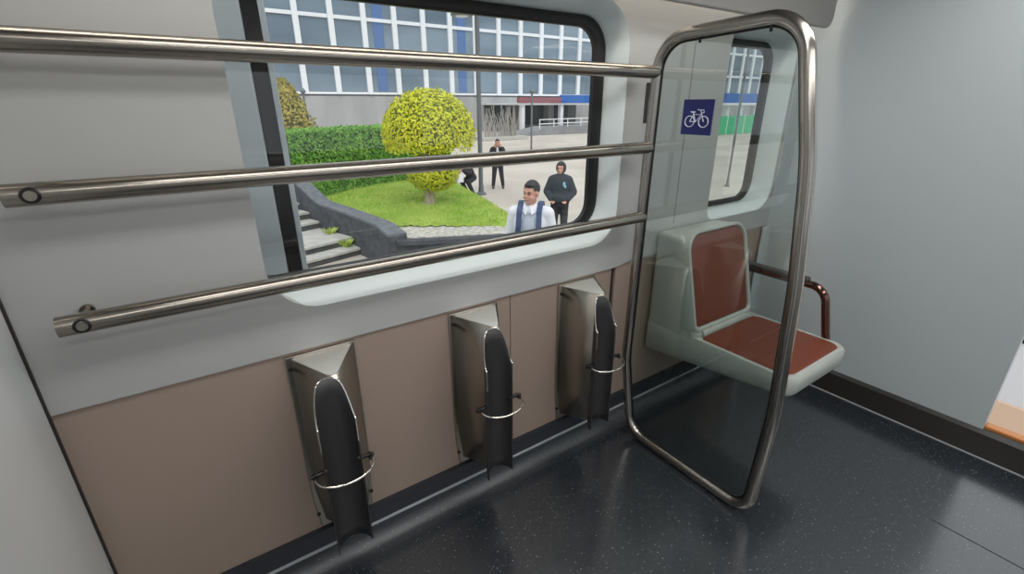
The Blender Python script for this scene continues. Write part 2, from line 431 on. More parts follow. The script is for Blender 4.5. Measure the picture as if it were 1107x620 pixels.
# bicycle sign, stuck on the glass on the rack side
sg = empty('bicycle_sign', (XF-0.002, 1.03, 1.386)); tag(sg, 'square navy sign with white bicycle symbol stuck on the glass screen', 'sign')
obj('sign_plate', box((XF-0.0035, 0.974, 1.330), (XF-0.001, 1.090, 1.442)), MAT['blue'], sg, smooth=False)
def SP(u, v): return (XF-0.0042, 1.090-u*0.116, 1.442-v*0.112)
b = bmesh.new()
def stroke(pts, r=0.0016, closed=False): add_tube(b, [SP(*p) for p in pts], r, seg=6, closed=closed)
for cu in (0.27, 0.73):
    stroke([(cu+0.155*math.cos(2*PI*k/24), 0.62+0.155*math.sin(2*PI*k/24)) for k in range(24)], closed=True)
stroke([(0.27, 0.62), (0.38, 0.42), (0.63, 0.42), (0.47, 0.63), (0.27, 0.62)])
stroke([(0.47, 0.63), (0.35, 0.35)]); stroke([(0.28, 0.35), (0.43, 0.35)], 0.0022)
stroke([(0.73, 0.62), (0.60, 0.30), (0.50, 0.28)]); stroke([(0.60, 0.30), (0.70, 0.29), (0.72, 0.36), (0.67, 0.38)])
obj('bicycle_symbol', b, MAT['signwhite'], sg)

# ================================================================== bicycle wheel holders
def holder(cx, label):
    r = empty('wheel_holder', (cx, 1.312, 0.145)); tag(r, label, 'bicycle holder', 'steel wheel holders on the brown wall')
    # back plate with tapered foot
    pl = [(cx-0.097, 0.36), (cx-0.093, 0.25), (cx-0.083, 0.145), (cx+0.083, 0.145), (cx+0.093, 0.25), (cx+0.097, 0.36), (cx+0.097, 0.772), (cx-0.097, 0.772)]
    bm = bmesh.new(); add_prism(bm, pl, 1.302, 1.312, 'y')
    plate = obj('back_plate', bm, MAT['sheet'], r, bevel=0.002)
    for sx_ in (-1, 1):
        for z in (0.735, 0.20):
            s = bmesh.new(); add_tube(s, [(cx+sx_*0.086, 1.304, z), (cx+sx_*0.086, 1.299, z)], 0.006, seg=12)
            obj('screw', s, MAT['dark'], plate)
    # folded V bracket that runs down the plate, closed on top
    ap = 1.156
    prof = smooth_path([(cx-0.080, 1.302, 0), (cx-0.016, ap, 0), (cx+0.006, ap, 0), (cx+0.090, 1.302, 0)], 0.02, 5)
    prof = [(p.x, p.y) for p in prof]
    n = len(prof)
    rings = []
    for z, k in ((0.765, 1.0), (0.30, 1.0), (0.17, 0.62)):
        rings.append([(cx+(p[0]-cx)*(0.5+0.5*k), 1.302+(p[1]-1.302)*k, z) for p in prof])
    bm = loft(rings, close=False)
    br = obj('folded_bracket', bm, MAT['sheet'], r, angle=35)
    so = br.modifiers.new('thick', 'SOLIDIFY'); so.thickness = 0.003; so.offset = -1
    bm = bmesh.new()
    cap = [bm.verts.new((cx+(p[0]-cx)*0.97, 1.302+(p[1]-1.302)*0.985, 0.764)) for p in prof]
    f = bm.faces.new(cap); bmesh.ops.extrude_face_region(bm, geom=[f])
    for v in [v for v in bm.verts if v not in cap]: v.co.z -= 0.002
    obj('top_cap', bm, MAT['cap'], r, smooth=False)
    # half round trough, open to the room; rims cut back in an arch at the top
    R = 0.049; cy = 1.104; tx = cx-0.025
    rings = []; N = 24
    def ring(rad, zt, zb, which):
        pass
    ztop = lambda q: 0.760 - 0.115*abs(math.cos(q))**4.5
    zbot = lambda q: 0.208 + 0.0*abs(math.cos(q))
    cols = []
    for k in range(N+1):
        q = PI*k/N
        x, y = tx-R*math.cos(q), cy+R*math.sin(q)
        t = ztop(q); col = []
        for j in range(13): col.append((x, y, t+(zbot(q)-t)*j/12))
        cols.append(col)
    bm = loft(cols, close=False)
    tr = obj('trough', bm, MAT['rubber'], r, angle=60)
    so = tr.modifiers.new('thick', 'SOLIDIFY'); so.thickness = 0.003; so.offset = 0
    # bright cut edge of the arch
    e = [cols[k][0] for k in range(N+1)]
    e = [cols[0][1], cols[0][1]] + e + [cols[-1][1], cols[-1][1]]
    e[0] = cols[0][2]; e[-1] = cols[-1][2]
    obj('rim', tube(e, 0.0021, seg=8), MAT['wire'], tr)
    # wire bail across the front of the trough
    zb = 0.506
    hp = []
    for k in range(25):
        q = PI*k/24
        hp.append((tx-0.076*math.cos(q), 1.090-0.050*math.sin(q), zb-0.004*math.sin(q)))
    hp = [(tx-0.076, 1.112, zb)] + hp + [(tx+0.076, 1.112, zb)]
    ho = obj('wire_bail', tube(hp, 0.0032, seg=10), MAT['wire'], r)
    for sx_ in (-1, 1):
        b = bmesh.new(); add_tube(b, [(tx+sx_*0.086, 1.110, zb+0.001), (tx+sx_*0.042, 1.115, zb+0.001)], 0.0062, seg=12)
        add_tube(b, [(tx+sx_*0.074, 1.119, zb), (tx+sx_*0.074, 1.095, zb)], 0.0062, seg=12)
        obj('bail_pivot', b, MAT['black'], ho)
    return r
h1 = holder(0.227, 'steel bicycle wheel holder nearest the left partition, with wire bail')
h2 = copy_tree(h1, (0.511, 0, 0)); h2['label'] = 'middle steel bicycle wheel holder, under the tree seen in the window'
h3 = copy_tree(h1, (0.990, 0, 0)); h3['label'] = 'steel bicycle wheel holder beside the glass screen, farthest right'

# ================================================================== seat
st = empty('train_seat', (1.91, 1.0, 0.33)); tag(st, 'wall mounted pale grey seat with rust brown cushions behind the glass screen', 'seat')
X0, X1 = 1.668, 2.14
# pan: rounded in plan, deeper towards the wall
def plan(inset, yb, r=0.055):
    return rrect(X0+inset, 0.632+inset, X1-inset, yb-inset*0, (r, 0.012, 0.012, r), 6)
rings = []
for (ins, z, zb) in ((0.05, 0.398, 0.345), (0.012, 0.402, 0.333), (0.0, 0.42, 0.345), (0.0, 0.478, 0.47), (0.006, 0.489, 0.489), (0.022, 0.4895, 0.4895), (0.026, 0.484, 0.484)):
    ring = []
    for (x, y) in plan(ins, 1.30 if z < 0.47 else 1.30):
        t = min(max((y-0.75)/0.55, 0), 1)
        ring.append((x, min(y, 1.30), z+(zb-z)*t))
    rings.append(ring)
obj('seat_pan', loft(rings, cap0=True, cap1=True), MAT['shell'], st, angle=50)
# back shell
prof = [(1.302, 0.40), (1.080, 0.40), (1.055, 0.42), (1.040, 0.50), (1.066, 0.555), (1.150, 0.880), (1.165, 0.902), (1.190, 0.908), (1.302, 0.908)]
bm = bmesh.new(); add_prism(bm, prof, X0+0.002, X1-0.04, 'x')
obj('back_shell', bm, MAT['shell'], st, bevel=0.022, segs=4, angle=50)
# rim of the back, standing slightly proud
def backpt(x, s, d):      # s 0..1 up the back, d offset towards the room
    a = Vector((0, 1.063, 0.535)); b = Vector((0, 1.158, 0.918)); p = a.lerp(b, s); nrm = Vector((0, -(b-a).z, (b-a).y)).normalized()
    p = p+nrm*d; return (x, p.y, p.z)
H = 0.395
ro = rrect(0.0, -0.03, X1-0.04-X0, H+0.012, (0.03, 0.085, 0.085, 0.03), 8); ri = rrect(0.015, -0.012, X1-0.04-X0-0.015, H-0.004, (0.03, 0.072, 0.072, 0.03), 8)
mk = lambda loop, d: [backpt(X0+u, v/H, d) for u, v in loop]
lerp = lambda A, B, t: [(a[0]+(b[0]-a[0])*t, a[1]+(b[1]-a[1])*t) for a, b in zip(A, B)]
obj('back_rim', loft([mk(ro, -0.045), mk(ro, 0.012), mk(lerp(ro, ri, 0.3), 0.017), mk(lerp(ro, ri, 0.8), 0.016), mk(ri, 0.012), mk(ri, -0.006)], cap0=True), MAT['shell'], st, angle=60)
def pad(loop, fn, name, h):
    c = (sum(p[0] for p in loop)/len(loop), sum(p[1] for p in loop)/len(loop))
    rings = []
    for k, d in ((0.995, 0.0), (0.985, h*0.7), (0.95, h*0.95), (0.85, h), (0.5, h*1.05), (0.1, h*1.05)):
        rings.append([fn(c[0]+(p[0]-c[0])*k, c[1]+(p[1]-c[1])*k, d) for p in loop])
    return obj(name, loft(rings, cap1=True), MAT['cushion'], st, angle=60)
pad(ri, lambda u, v, d: backpt(X0+u, v/H, d-0.004), 'back_cushion', 0.015)
sl = rrect(X0+0.018, 0.650, X1-0.020, 1.035, (0.05, 0.04, 0.04, 0.05), 8)
pad(sl, lambda u, v, d: (u, v, 0.482+d-0.012*math.exp(-((v-0.95)/0.15)**2)*0), 'seat_cushion', 0.010)
# raised lip where the pan meets the back
bm = tube([(X0+0.05, 1.050, 0.494), (X1-0.09, 1.048, 0.497)], 0.021, seg=14)
obj('lip', bm, MAT['shell'], st)
# armrest on the far side
ax = X1+0.002
ar = obj('armrest', tube(smooth_path([(ax, 1.30, 0.70), (ax, 0.775, 0.70), (ax, 0.725, 0.475)], 0.07, 8), 0.0165, seg=16), MAT['armsteel'], st)
pb = rrect(ax-0.020, 0.708, ax+0.020, 0.728, 0.008, 4)
bm = bmesh.new(); add_prism(bm, pb, 0.845, 1.14, 'y')
obj('arm_pad', bm, MAT['armpad'], ar, bevel=0.004)

#@@EXTERIOR
# ================================================================== EXTERIOR
G = -1.5
def N2(a, b, sc, det=3, rough=0.8, stretch=None, bump=None):
    nz = (sc, b, det) + ((stretch,) if stretch else ())
    return mat('ext', a, rough, noise=nz, bump=bump)
M_plaza = N2(srgb(206, 197, 186), srgb(188, 178, 168), 0.35, 5)
M_granite = N2(srgb(84, 87, 93), srgb(62, 65, 72), 6, 5)
M_coping = N2(srgb(118, 122, 130), srgb(98, 102, 110), 8, 4)
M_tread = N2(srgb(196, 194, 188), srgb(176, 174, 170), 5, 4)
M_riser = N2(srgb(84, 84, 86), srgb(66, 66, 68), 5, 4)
M_gravel = N2(srgb(214, 210, 200), srgb(160, 156, 148), 14, 4)
M_soil = N2(srgb(140, 166, 66), srgb(172, 190, 92), 1.2, 4)
M_grass = N2(srgb(150, 188, 66), srgb(190, 208, 104), 1.1, 3)
M_hedge = N2(srgb(84, 140, 46), srgb(136, 186, 74), 5, 3)
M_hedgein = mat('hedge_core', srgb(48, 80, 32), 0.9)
M_yel = N2(srgb(196, 202, 22), srgb(228, 226, 60), 7, 3)
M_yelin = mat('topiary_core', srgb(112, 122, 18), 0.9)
M_olive = N2(srgb(146, 140, 56), srgb(176, 160, 76), 1.6, 3)
M_bark = N2(srgb(196, 182, 160), srgb(158, 142, 120), 6, 4, stretch=(4, 4, 1))
M_conc = N2(srgb(176, 176, 176), srgb(158, 158, 160), 0.6, 4, stretch=(1, 1, 0.25))
M_mull = mat('white_facade_frame', srgb(236, 240, 244), 0.5)
M_fglass = N2(srgb(134, 152, 166), srgb(100, 117, 132), 0.12, 2, 0.12, stretch=(0.5, 1, 2.5))
M_bstrip = mat('blue_pane_strip', srgb(92, 122, 172), 0.6)
M_red = mat('faded_red_fascia', srgb(150, 96, 104), 0.6)
M_blue = mat('blue_fascia', srgb(48, 106, 186), 0.5)
M_white = mat('white_paint', srgb(232, 234, 236), 0.5)
M_dglass = mat('dark_entrance_glass', srgb(70, 76, 80), 0.2)
M_post = mat('grey_lamp_post', srgb(112, 116, 120), 0.45, 0.3)
M_green = mat('green_mesh_fence', srgb(64, 186, 130), 0.6)
M_col = mat('blue_grey_cladding', srgb(204, 213, 217), 0.4)

struct(obj('plaza', box((-40, 4.7, G-0.2), (120, 110, G)), M_plaza, smooth=False))
struct(obj('platform', box((-25, 1.62, G-0.2), (40, 4.7, -1.08)), N2(srgb(170, 168, 164), srgb(150, 148, 145), 1.5), smooth=False))

struct(obj('walkway', box((2.75, -4.0, G-0.2), (40, 1.62, -1.08)), M_plaza, smooth=False))
# column on the platform, at the left edge of the window
pc = empty('platform_column', (0.0, 2.1, -1.08)); tag(pc, 'grey clad column with black edge strip, just outside the window at left', 'column')
obj('cladding', box((-0.35, 2.0, -1.08), (0.280, 2.3, 3.4)), M_col, pc, bevel=0.01)
obj('edge_strip', box((0.280, 2.005, -1.08), (0.334, 2.3, 3.4)), MAT['gasket'], pc, bevel=0.004)
obj('corner_trim', box((0.334, 2.0, -1.08), (0.354, 2.3, 3.4)), M_col, pc, bevel=0.003)

# ---------------- building
B = 48.75
bd = empty('office_building', (45, B+6, G)); tag(bd, 'office building with white framed curtain glazing above a grey stone base', 'building')
obj('stone_base', box((2, B, G), (100, B+12, 2.15)), M_conc, bd, smooth=False)
obj('core', box((2, B+0.25, 2.15), (100, B+12, 15.0)), mat('facade_core', srgb(70, 78, 86), 0.7), bd, smooth=False)
zr = [2.45, 5.45, 8.76, 12.05, 15.0]
x = 1.95; xs = []
while x < 99: xs.append(x); x += 2.985
for z in zr: obj('transom', box((2, B-0.06, z-0.17), (100, B+0.2, z+0.13 if z > 3 else z+0.05)), M_mull, bd, smooth=False)
for i, x in enumerate(xs):
    obj('mullion', box((x-0.24, B-0.18, 2.28), (x+0.24, B+0.2, 15.0)), M_mull, bd, smooth=False)
for i, x in enumerate(xs[:-1]):
    if i > 18: break
    for a, b in zip(zr, zr[1:]):
        p = obj('window_pane', box((x+0.24, B+0.08, a+0.1), (x+2.75, B+0.12, b-0.15)), M_fglass, bd, smooth=False)
obj('upper_glazing', box((xs[19], B+0.08, 2.5), (99, B+0.12, 15)), M_fglass, bd, smooth=False)
for i in (5, 8): obj('blue_strip', box((xs[i]+0.9, B+0.04, 2.6), (xs[i]+1.9, B+0.07, 12)), M_bstrip, bd, smooth=False)  # blue upright strips over the panes of two bays

# entrance under the red and blue canopy
en = empty('entrance_canopy', (36, 44, G)); tag(en, 'white columned entrance canopy with faded red and blue fascia', 'canopy')
obj('roof_slab', box((29.6, 41.8, 1.30), (43.5, B-0.02, 1.50)), M_white, en, smooth=False)
obj('red_fascia', box((29.6, 41.7, 1.50), (35.2, 42.0, 2.05)), M_red, en, smooth=False)
obj('blue_fascia', box((35.2, 41.7, 1.50), (43.5, 42.0, 2.30)), M_blue, en, smooth=False)
for x in (30.4, 35.6, 40.3): obj('column', box((x-0.22, 42.0, G), (x+0.22, 42.44, 1.30)), M_white, en, bevel=0.03)
obj('entrance_glass', box((29.8, B-0.2, -0.9), (43.5, B-0.05, 1.3)), M_dglass, en, smooth=False)
for x in (34.0, 38.6): obj('pier', box((x-0.4, B-1.2, G), (x+0.4, B-0.15, 1.3)), M_conc, en, smooth=False)
rp = empty('access_ramp', (36, 41, G)); tag(rp, 'grey access ramp with white handrails before the canopied entrance', 'ramp')
obj('ramp_body', prism([(27.5, G), (43.5, G), (43.5, -0.75), (31, -0.75), (27.5, -1.4)], 38.6, 41.2, 'y'), N2(srgb(150, 150, 152), srgb(134, 134, 138), 1), rp, smooth=False)
for z in (0.1, -0.3): obj('handrail', tube([(30, 38.7, z-0.15), (43, 38.7, z)], 0.045, seg=8), M_white, rp)
for k in range(8): obj('baluster', tube([(30+k*1.8, 38.7, -1.0), (30+k*1.8, 38.7, 0.0)], 0.05, seg=8), M_white, rp)

# second canopy and fence seen through the right window
e2 = empty('entrance_canopy', (49, 30, G)); tag(e2, 'small white canopy with blue fascia seen through the right window', 'canopy')
obj('blue_fascia', box((45.6, 29.0, 1.45), (56, 29.5, 2.35)), M_blue, e2, smooth=False)
obj('roof_slab', box((45.4, 28.9, 1.25), (56, 33.5, 1.45)), M_white, e2, smooth=False)
for x in (46.6, 49.0, 51.6, 54.5): obj('column', box((x-0.25, 29.3, G), (x+0.25, 29.8, 1.25)), M_white, e2, smooth=False)
gf = empty('site_fence', (48.5, 28.6, G)); tag(gf, 'bright green mesh fence panels beneath the small canopy', 'fence')
for k, x in enumerate((42.6, 45.6, 48.6, 51.6)): obj('panel', box((x+0.06, 28.55, G+0.05), (x+2.9, 28.6, G+1.75)), M_green, gf, smooth=False)
for x in (42.6, 45.6, 48.6, 51.6, 54.6): obj('post', tube([(x, 28.58, G), (x, 28.58, G+1.9)], 0.05, seg=8), M_white, gf)

# ---------------- lamp posts
def lamp(loc, h, r, label, disc=None):
    L = empty('street_lamp', loc); tag(L, label, 'lamp post')
    x, y, z = loc
    obj('pole', tube([(x, y, z), (x, y, z+h)], r, seg=14), M_post, L)
    b = bmesh.new(); lathe(b, [(r*2.4, 0), (r*2.4, 0.04), (r*1.3, 0.10), (r*1.05, 0.35)], loc, 14); obj('base', b, M_post, L)
    if disc:
        cx, cz, R = disc
        b = bmesh.new(); lathe(b, [(R*0.5, -0.05), (R*0.95, -0.04), (R, 0.0), (R*0.8, 0.09), (R*0.2, 0.13)], (x+cx, y, z+cz), 24)
        hd = obj('lamp_head', b, M_post, L)
        b = bmesh.new(); lathe(b, [(R*0.55, -0.065), (R*0.6, -0.045), (R*0.3, -0.044)], (x+cx, y, z+cz), 24); obj('lens', b, M_white, hd)
        obj('arm', tube([(x, y, z+cz+0.06), (x+cx, y, z+cz+0.06)], r*0.5, seg=8), M_post, L)
    else:
        b = bmesh.new(); lathe(b, [(r, 0), (r*2.6, 0.06), (r*2.8, 0.14), (r, 0.28)], (x, y, z+h), 14); obj('lamp_head', b, M_post, L)
    return L
lamp((8.43, 14.1, G), 5.9, 0.075, 'tall grey lamp post with round disc head, right of the yellow tree', (-0.52, 5.42, 0.34))
lamp((18.71, 24.96, G), 3.5, 0.06, 'slim distant lamp post before the canopied entrance')
lamp((5.9, 27.0, G), 3.4, 0.05, 'slim lamp post rising behind the hedge at left')
lamp((16.9, 10.2, G), 6.0, 0.04, 'slim lamp post seen through the right window')

# ---------------- planter, lawn, stairs
outl = [(2.90, 7.78), (5.95, 6.42), (5.75, 8.30), (6.30, 10.5), (7.15, 13.7), (7.5, 15.9), (1.95, 14.5), (2.15, 12.5), (2.50, 11.2), (2.86, 10.1), (3.02, 8.67)]
bm = bmesh.new(); add_prism(bm, outl, G, -0.86, 'z'); struct(obj('planter_base', bm, M_granite, smooth=False))
# coping along the stair side, rising with the stair
cop = [(2.92, 7.80, -0.80), (3.02, 8.67, -0.80), (2.86, 10.1, -0.80), (2.52, 11.17, -0.72), (2.26, 12.05, -0.30), (1.9, 13.3, 0.30)]
cs = smooth_path(cop, 0.8, 6)
rings = []
for i, p in enumerate(cs):
    t = (cs[min(i+1, len(cs)-1)]-cs[max(i-1, 0)]); t.z = 0; t.normalize(); s = Vector((t.y, -t.x, 0))
    a, b = p-s*0.17, p+s*0.17
    rings.append([(a.x, a.y, p.z+0.05), (b.x, b.y, p.z+0.05), (b.x, b.y, -1.5), (a.x, a.y, -1.5)])
struct(obj('stair_wall', loft(rings, cap0=True, cap1=True), M_granite, angle=30))  # dark granite wall alongside the stairs
rings = [[(q[0], q[1], r[0][2]+dz) for q, dz in ((r[0], 0.045), (r[1], 0.045), (r[1], 0.0), (r[0], 0.0))] for r in rings]
struct(obj('stair_coping', loft(rings, cap0=True, cap1=True), M_coping, angle=30))
gv = [(2.98, 7.85), (5.85, 6.55), (5.80, 7.0), (3.25, 8.75)]
bm = bmesh.new(); add_prism(bm, gv, -0.87, -0.80, 'z'); struct(obj('gravel_strip', bm, M_gravel, smooth=False))
obj_fr = bmesh.new(); add_prism(obj_fr, [(2.88, 7.70), (5.98, 6.32), (5.98, 6.50), (2.90, 7.88)], -0.90, -0.815, 'z')
struct(obj('front_coping', obj_fr, M_granite, bevel=0.01))
# lawn surface, gently domed, with grass blades
def lawn_z(x, y):
    return -0.80 + 0.10*max(0, 1-((x-4.6)/1.9)**2)*min(1, max(0, (y-7.6)/2.5))
inner = [(3.25, 8.65), (5.72, 7.05), (5.65, 8.35), (6.2, 10.5), (7.05, 13.7), (7.05, 14.4), (2.15, 13.0), (2.62, 11.3), (3.02, 10.1)]
def inside(x, y, poly):
    c = False; n = len(poly)
    for i in range(n):
        (x1, y1), (x2, y2) = poly[i], poly[i-1]
        if (y1 > y) != (y2 > y) and x < (x2-x1)*(y-y1)/(y2-y1)+x1: c = not c
    return c
bm = bmesh.new(); NX, NY = 50, 64; gr = {}
for i in range(NX+1):
    for j in range(NY+1):
        x, y = 2.0+5.4*i/NX, 6.9+7.6*j/NY; gr[i, j] = bm.verts.new((x, y, lawn_z(x, y)))
for i in range(NX):
    for j in range(NY):
        c = (2.0+5.4*(i+0.5)/NX, 6.9+7.6*(j+0.5)/NY)
        if inside(c[0], c[1], inner): bm.faces.new((gr[i, j], gr[i+1, j], gr[i+1, j+1], gr[i, j+1]))
bmesh.ops.delete(bm, geom=[v for v in bm.verts if not v.link_faces], context='VERTS')
struct(obj('lawn_bed', bm, M_soil))
rnd = random.Random(3)
bm = bmesh.new(); c = 0
while c < 17000:
    x, y = rnd.uniform(2.2, 7.2), rnd.uniform(7.0, 13.9)
    if not inside(x, y, inner) or (x-2.25)*2.25 < (y-12.35)*5.4 or (x-4.56)**2+(y-9.95)**2 < 0.03: continue
    z = lawn_z(x, y)-0.005; a = rnd.uniform(0, PI); h = rnd.uniform(0.03, 0.075); w_ = 0.008; l = rnd.uniform(-0.03, 0.03)
    dx, dy = math.cos(a)*w_, math.sin(a)*w_
    bm.faces.new([bm.verts.new(p) for p in ((x-dx, y-dy, z), (x+dx, y+dy, z), (x+l, y+l*0.6, z+h))]); c += 1
tag(obj('lawn_grass', bm, M_grass, smooth=False), 'bright green lawn grass growing in the raised planter', 'grass', kind='stuff')

# stairs: rising away from the train, turned a little
so_ = Vector((1.94, 9.30, 0)); su = Vector((0.96, 0.28, 0)); sv = Vector((-0.28, 0.96, 0))
def spt(u, v, z): p = so_+su*u+sv*v; return (p.x, p.y, z)
sta = struct(empty('garden_stairs', (1.5, 10.5, G)))
steps = [(0.0, 0.36, -1.35), (0.36, 1.62, -1.20), (1.62, 2.0, -1.04), (2.0, 2.4, -0.88), (2.4, 2.8, -0.72), (2.8, 3.2, -0.56), (3.2, 6.0, -0.40)]
for (v0, v1, z) in steps:
    u1 = 1.35
    bm = bmesh.new()
    def sbox(ua, ub, va, vb, za, zb):
        vs = [bm.verts.new(spt(u, v, zz)) for zz in (za, zb) for (u, v) in ((ua, va), (ub, va), (ub, vb), (ua, vb))]
        for f in ((0,3,2,1),(4,5,6,7),(0,1,5,4),(1,2,6,5),(2,3,7,6),(3,0,4,7)): bm.faces.new([vs[i] for i in f])
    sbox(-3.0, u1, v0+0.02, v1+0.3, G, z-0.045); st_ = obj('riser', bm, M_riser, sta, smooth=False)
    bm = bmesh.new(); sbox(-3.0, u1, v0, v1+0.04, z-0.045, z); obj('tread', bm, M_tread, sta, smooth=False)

# ---------------- plants
def leaves(bm, pts, size, rnd, flat=0.0):
    for (p, n) in pts:
        n = Vector(n); n = (n+Vector((rnd.gauss(0, .5), rnd.gauss(0, .5), rnd.gauss(0, .5)))).normalized()
        t = n.orthogonal().normalized(); t = Matrix.Rotation(rnd.uniform(0, 2*PI), 3, n) @ t; b = n.cross(t)
        s = size*rnd.uniform(0.7, 1.35); p = Vector(p)
        bm.faces.new([bm.verts.new(q) for q in (p-t*s*0.15-b*s*0.0, p+t*s*0.4+b*s*0.28, p+t*s*1.05, p+t*s*0.4-b*s*0.28)])
def ellipsoid_pts(c, r, n, rnd, zmin=-1.0, depth=0.12):
    res = []
    while len(res) < n:
        z = rnd.uniform(zmin, 1); a = rnd.uniform(0, 2*PI); q = math.sqrt(1-z*z)
        d = Vector((q*math.cos(a), q*math.sin(a), z)); k = 1-rnd.random()**2*depth+rnd.gauss(0, 0.015)
        res.append(((c[0]+d.x*r[0]*k, c[1]+d.y*r[1]*k, c[2]+d.z*r[2]*k), (d.x/r[0], d.y/r[1], d.z/r[2])))
    return res
def blob(c, r, rnd, k=0.9):
    bm = bmesh.new(); bmesh.ops.create_icosphere(bm, subdivisions=4, radius=1)
    for v in bm.verts:
        d = v.co.normalized(); f = k*(1+0.03*math.sin(9*d.x+5*d.z)+0.03*math.sin(8*d.y-6*d.z))
        v.co = Vector((c[0]+d.x*r[0]*f, c[1]+d.y*r[1]*f, c[2]+d.z*r[2]*f))
    return bm

TX, TY = 4.56, 9.95
tr = empty('topiary_tree', (TX, TY, -0.75)); tag(tr, 'clipped yellow green topiary tree with a domed crown on the lawn', 'tree')
rnd = random.Random(11)
tb = bmesh.new(); add_tube(tb, smooth_path([(TX, TY, -0.80), (TX+0.03, TY, -0.2), (TX-0.02, TY, 0.5), (TX, TY, 1.0)], 0.3), [0.12]+[0.10]*50, seg=12) if False else add_tube(tb, [(TX, TY, -0.82), (TX+0.01, TY, -0.70), (TX+0.03, TY, -0.2), (TX-0.02, TY, 0.5), (TX, TY, 1.0)], [0.15, 0.115, 0.105, 0.09, 0.07], seg=12)
obj('trunk', tb, M_bark, tr)
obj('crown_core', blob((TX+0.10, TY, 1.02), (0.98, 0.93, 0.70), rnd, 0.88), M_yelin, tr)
bm = bmesh.new(); leaves(bm, ellipsoid_pts((TX+0.10, TY, 0.84), (1.0, 0.96, 0.89), 7500, rnd, -0.42), 0.062, rnd)
obj('crown', bm, M_yel, tr, smooth=False)
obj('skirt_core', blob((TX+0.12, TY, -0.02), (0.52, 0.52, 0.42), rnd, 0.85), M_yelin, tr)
bm = bmesh.new(); leaves(bm, ellipsoid_pts((TX+0.14, TY, 0.0), (0.60, 0.58, 0.44), 3000, rnd), 0.062, rnd)
obj('skirt', bm, M_yel, tr, smooth=False)

hg = empty('clipped_hedge', (4.9, 13.6, -0.8)); tag(hg, 'long clipped green hedge behind the yellow tree', 'hedge')
HR_ = Matrix.Translation((2.25, 12.30, 0)) @ Matrix.Rotation(math.atan2(2.25, 5.4), 4, 'Z')
hx1, hy1, hz0, hz1 = 5.75, 1.25, -0.82, 0.84
bm = box((.06, .07, hz0), (hx1-.06, hy1-.07, hz1-.07)); bmesh.ops.transform(bm, matrix=HR_, verts=bm.verts)
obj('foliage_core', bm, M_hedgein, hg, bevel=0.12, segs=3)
rnd = random.Random(5); P = []
for k in range(15000):
    x, z = rnd.uniform(0, hx1), rnd.uniform(hz0+.03, hz1); P.append(((x, rnd.random()*0.1+0.03*math.sin(3*x)*math.sin(4*z), z), (0, -1, 0.25)))
for k in range(6500): P.append(((rnd.uniform(0, hx1), rnd.uniform(0, hy1), hz1-rnd.random()*0.07), (0, -0.2, 1)))
for k in range(2600): P.append(((hx1-rnd.random()*0.08, rnd.uniform(0, hy1), rnd.uniform(hz0+.03, hz1)), (1, 0, 0.2)))
bm = bmesh.new(); leaves(bm, P, 0.07, rnd); bmesh.ops.transform(bm, matrix=HR_, verts=bm.verts); obj('foliage', bm, M_hedge, hg, smooth=False)

ob_ = empty('conical_bush', (5.0, 25.0, G)); tag(ob_, 'loose olive yellow bush rising behind the hedge at left', 'bush')
rnd = random.Random(8)
obj('stem', tube([(4.6, 25, G), (4.6, 25, 1.0)], 0.09, seg=8), M_bark, ob_)
obj('foliage_core', blob((4.6, 25, 0.15), (1.25, 1.2, 1.75), rnd, 0.82), mat('olive_core', srgb(84, 86, 36), 0.9), ob_)
P = []
for k in range(4200):
    t = rnd.random(); a = rnd.uniform(0, 2*PI); rr = 1.55*(1-t)**0.6*(0.8+0.3*rnd.random())+0.06
    P.append(((4.6+rr*math.cos(a), 25+rr*math.sin(a), -1.3+t*3.75), (math.cos(a), math.sin(a), 0.5)))
bm = bmesh.new(); leaves(bm, P, 0.16, rnd); obj('foliage', bm, M_olive, ob_, smooth=False)

bs = empty('bare_shrub', (23.6, 36.0, G)); tag(bs, 'pale leafless shrub in a low kerbed bed against the stone base', 'shrub')
rnd = random.Random(21); bm = bmesh.new()
for k in range(95):
    x = 23.6+rnd.uniform(-1.6, 1.8); y = 36+rnd.uniform(-.4, .4); h = rnd.uniform(1.4, 2.9)
    add_tube(bm, [(x, y, G), (x+rnd.uniform(-.2, .2), y, G+h*.5), (x+rnd.uniform(-.5, .5), y, G+h)], [0.028, 0.022, 0.010], seg=5)
obj('branches', bm, mat('pale_branch', srgb(182, 177, 172), 0.8), bs)
obj('bed_kerb', box((21.4, 35.2, G), (26.0, 36.8, G+0.28)), M_tread, bs, bevel=0.03)

def tuft(loc, h, n, label, seed):
    rnd = random.Random(seed); t = empty('weed_tuft', loc); tag(t, label, 'weed', 'weeds on the garden steps')
    for nm, k0, sc in (('leaf_blades', n, 1.0), ('young_shoots', n//3, 0.6)):
        bm = bmesh.new()
        for k in range(k0):
            a = rnd.uniform(0, 2*PI); r = rnd.uniform(0, 0.10); l = rnd.uniform(.03, .14)*sc; hh = h*rnd.uniform(.5, 1)*sc
            x, y, z = loc[0]+r*math.cos(a), loc[1]+r*math.sin(a), loc[2]
            w_ = 0.012; dx, dy = -math.sin(a)*w_, math.cos(a)*w_
            q = [(x-dx, y-dy, z), (x+dx, y+dy, z), (x+l*.5*math.cos(a)+dx, y+l*.5*math.sin(a)+dy, z+hh*.7), (x+l*math.cos(a), y+l*math.sin(a), z+hh)]
            bm.faces.new([bm.verts.new(p) for p in q])
        obj(nm, bm, M_grass, t, smooth=False)
tuft(spt(0.72, 0.30, -1.35), 0.20, 60, 'grassy weed tuft on the lower step beside the dark wall', 1)
tuft(spt(0.80, 1.0, -1.20), 0.16, 46, 'grassy weed tuft on the landing beside the dark wall', 2)

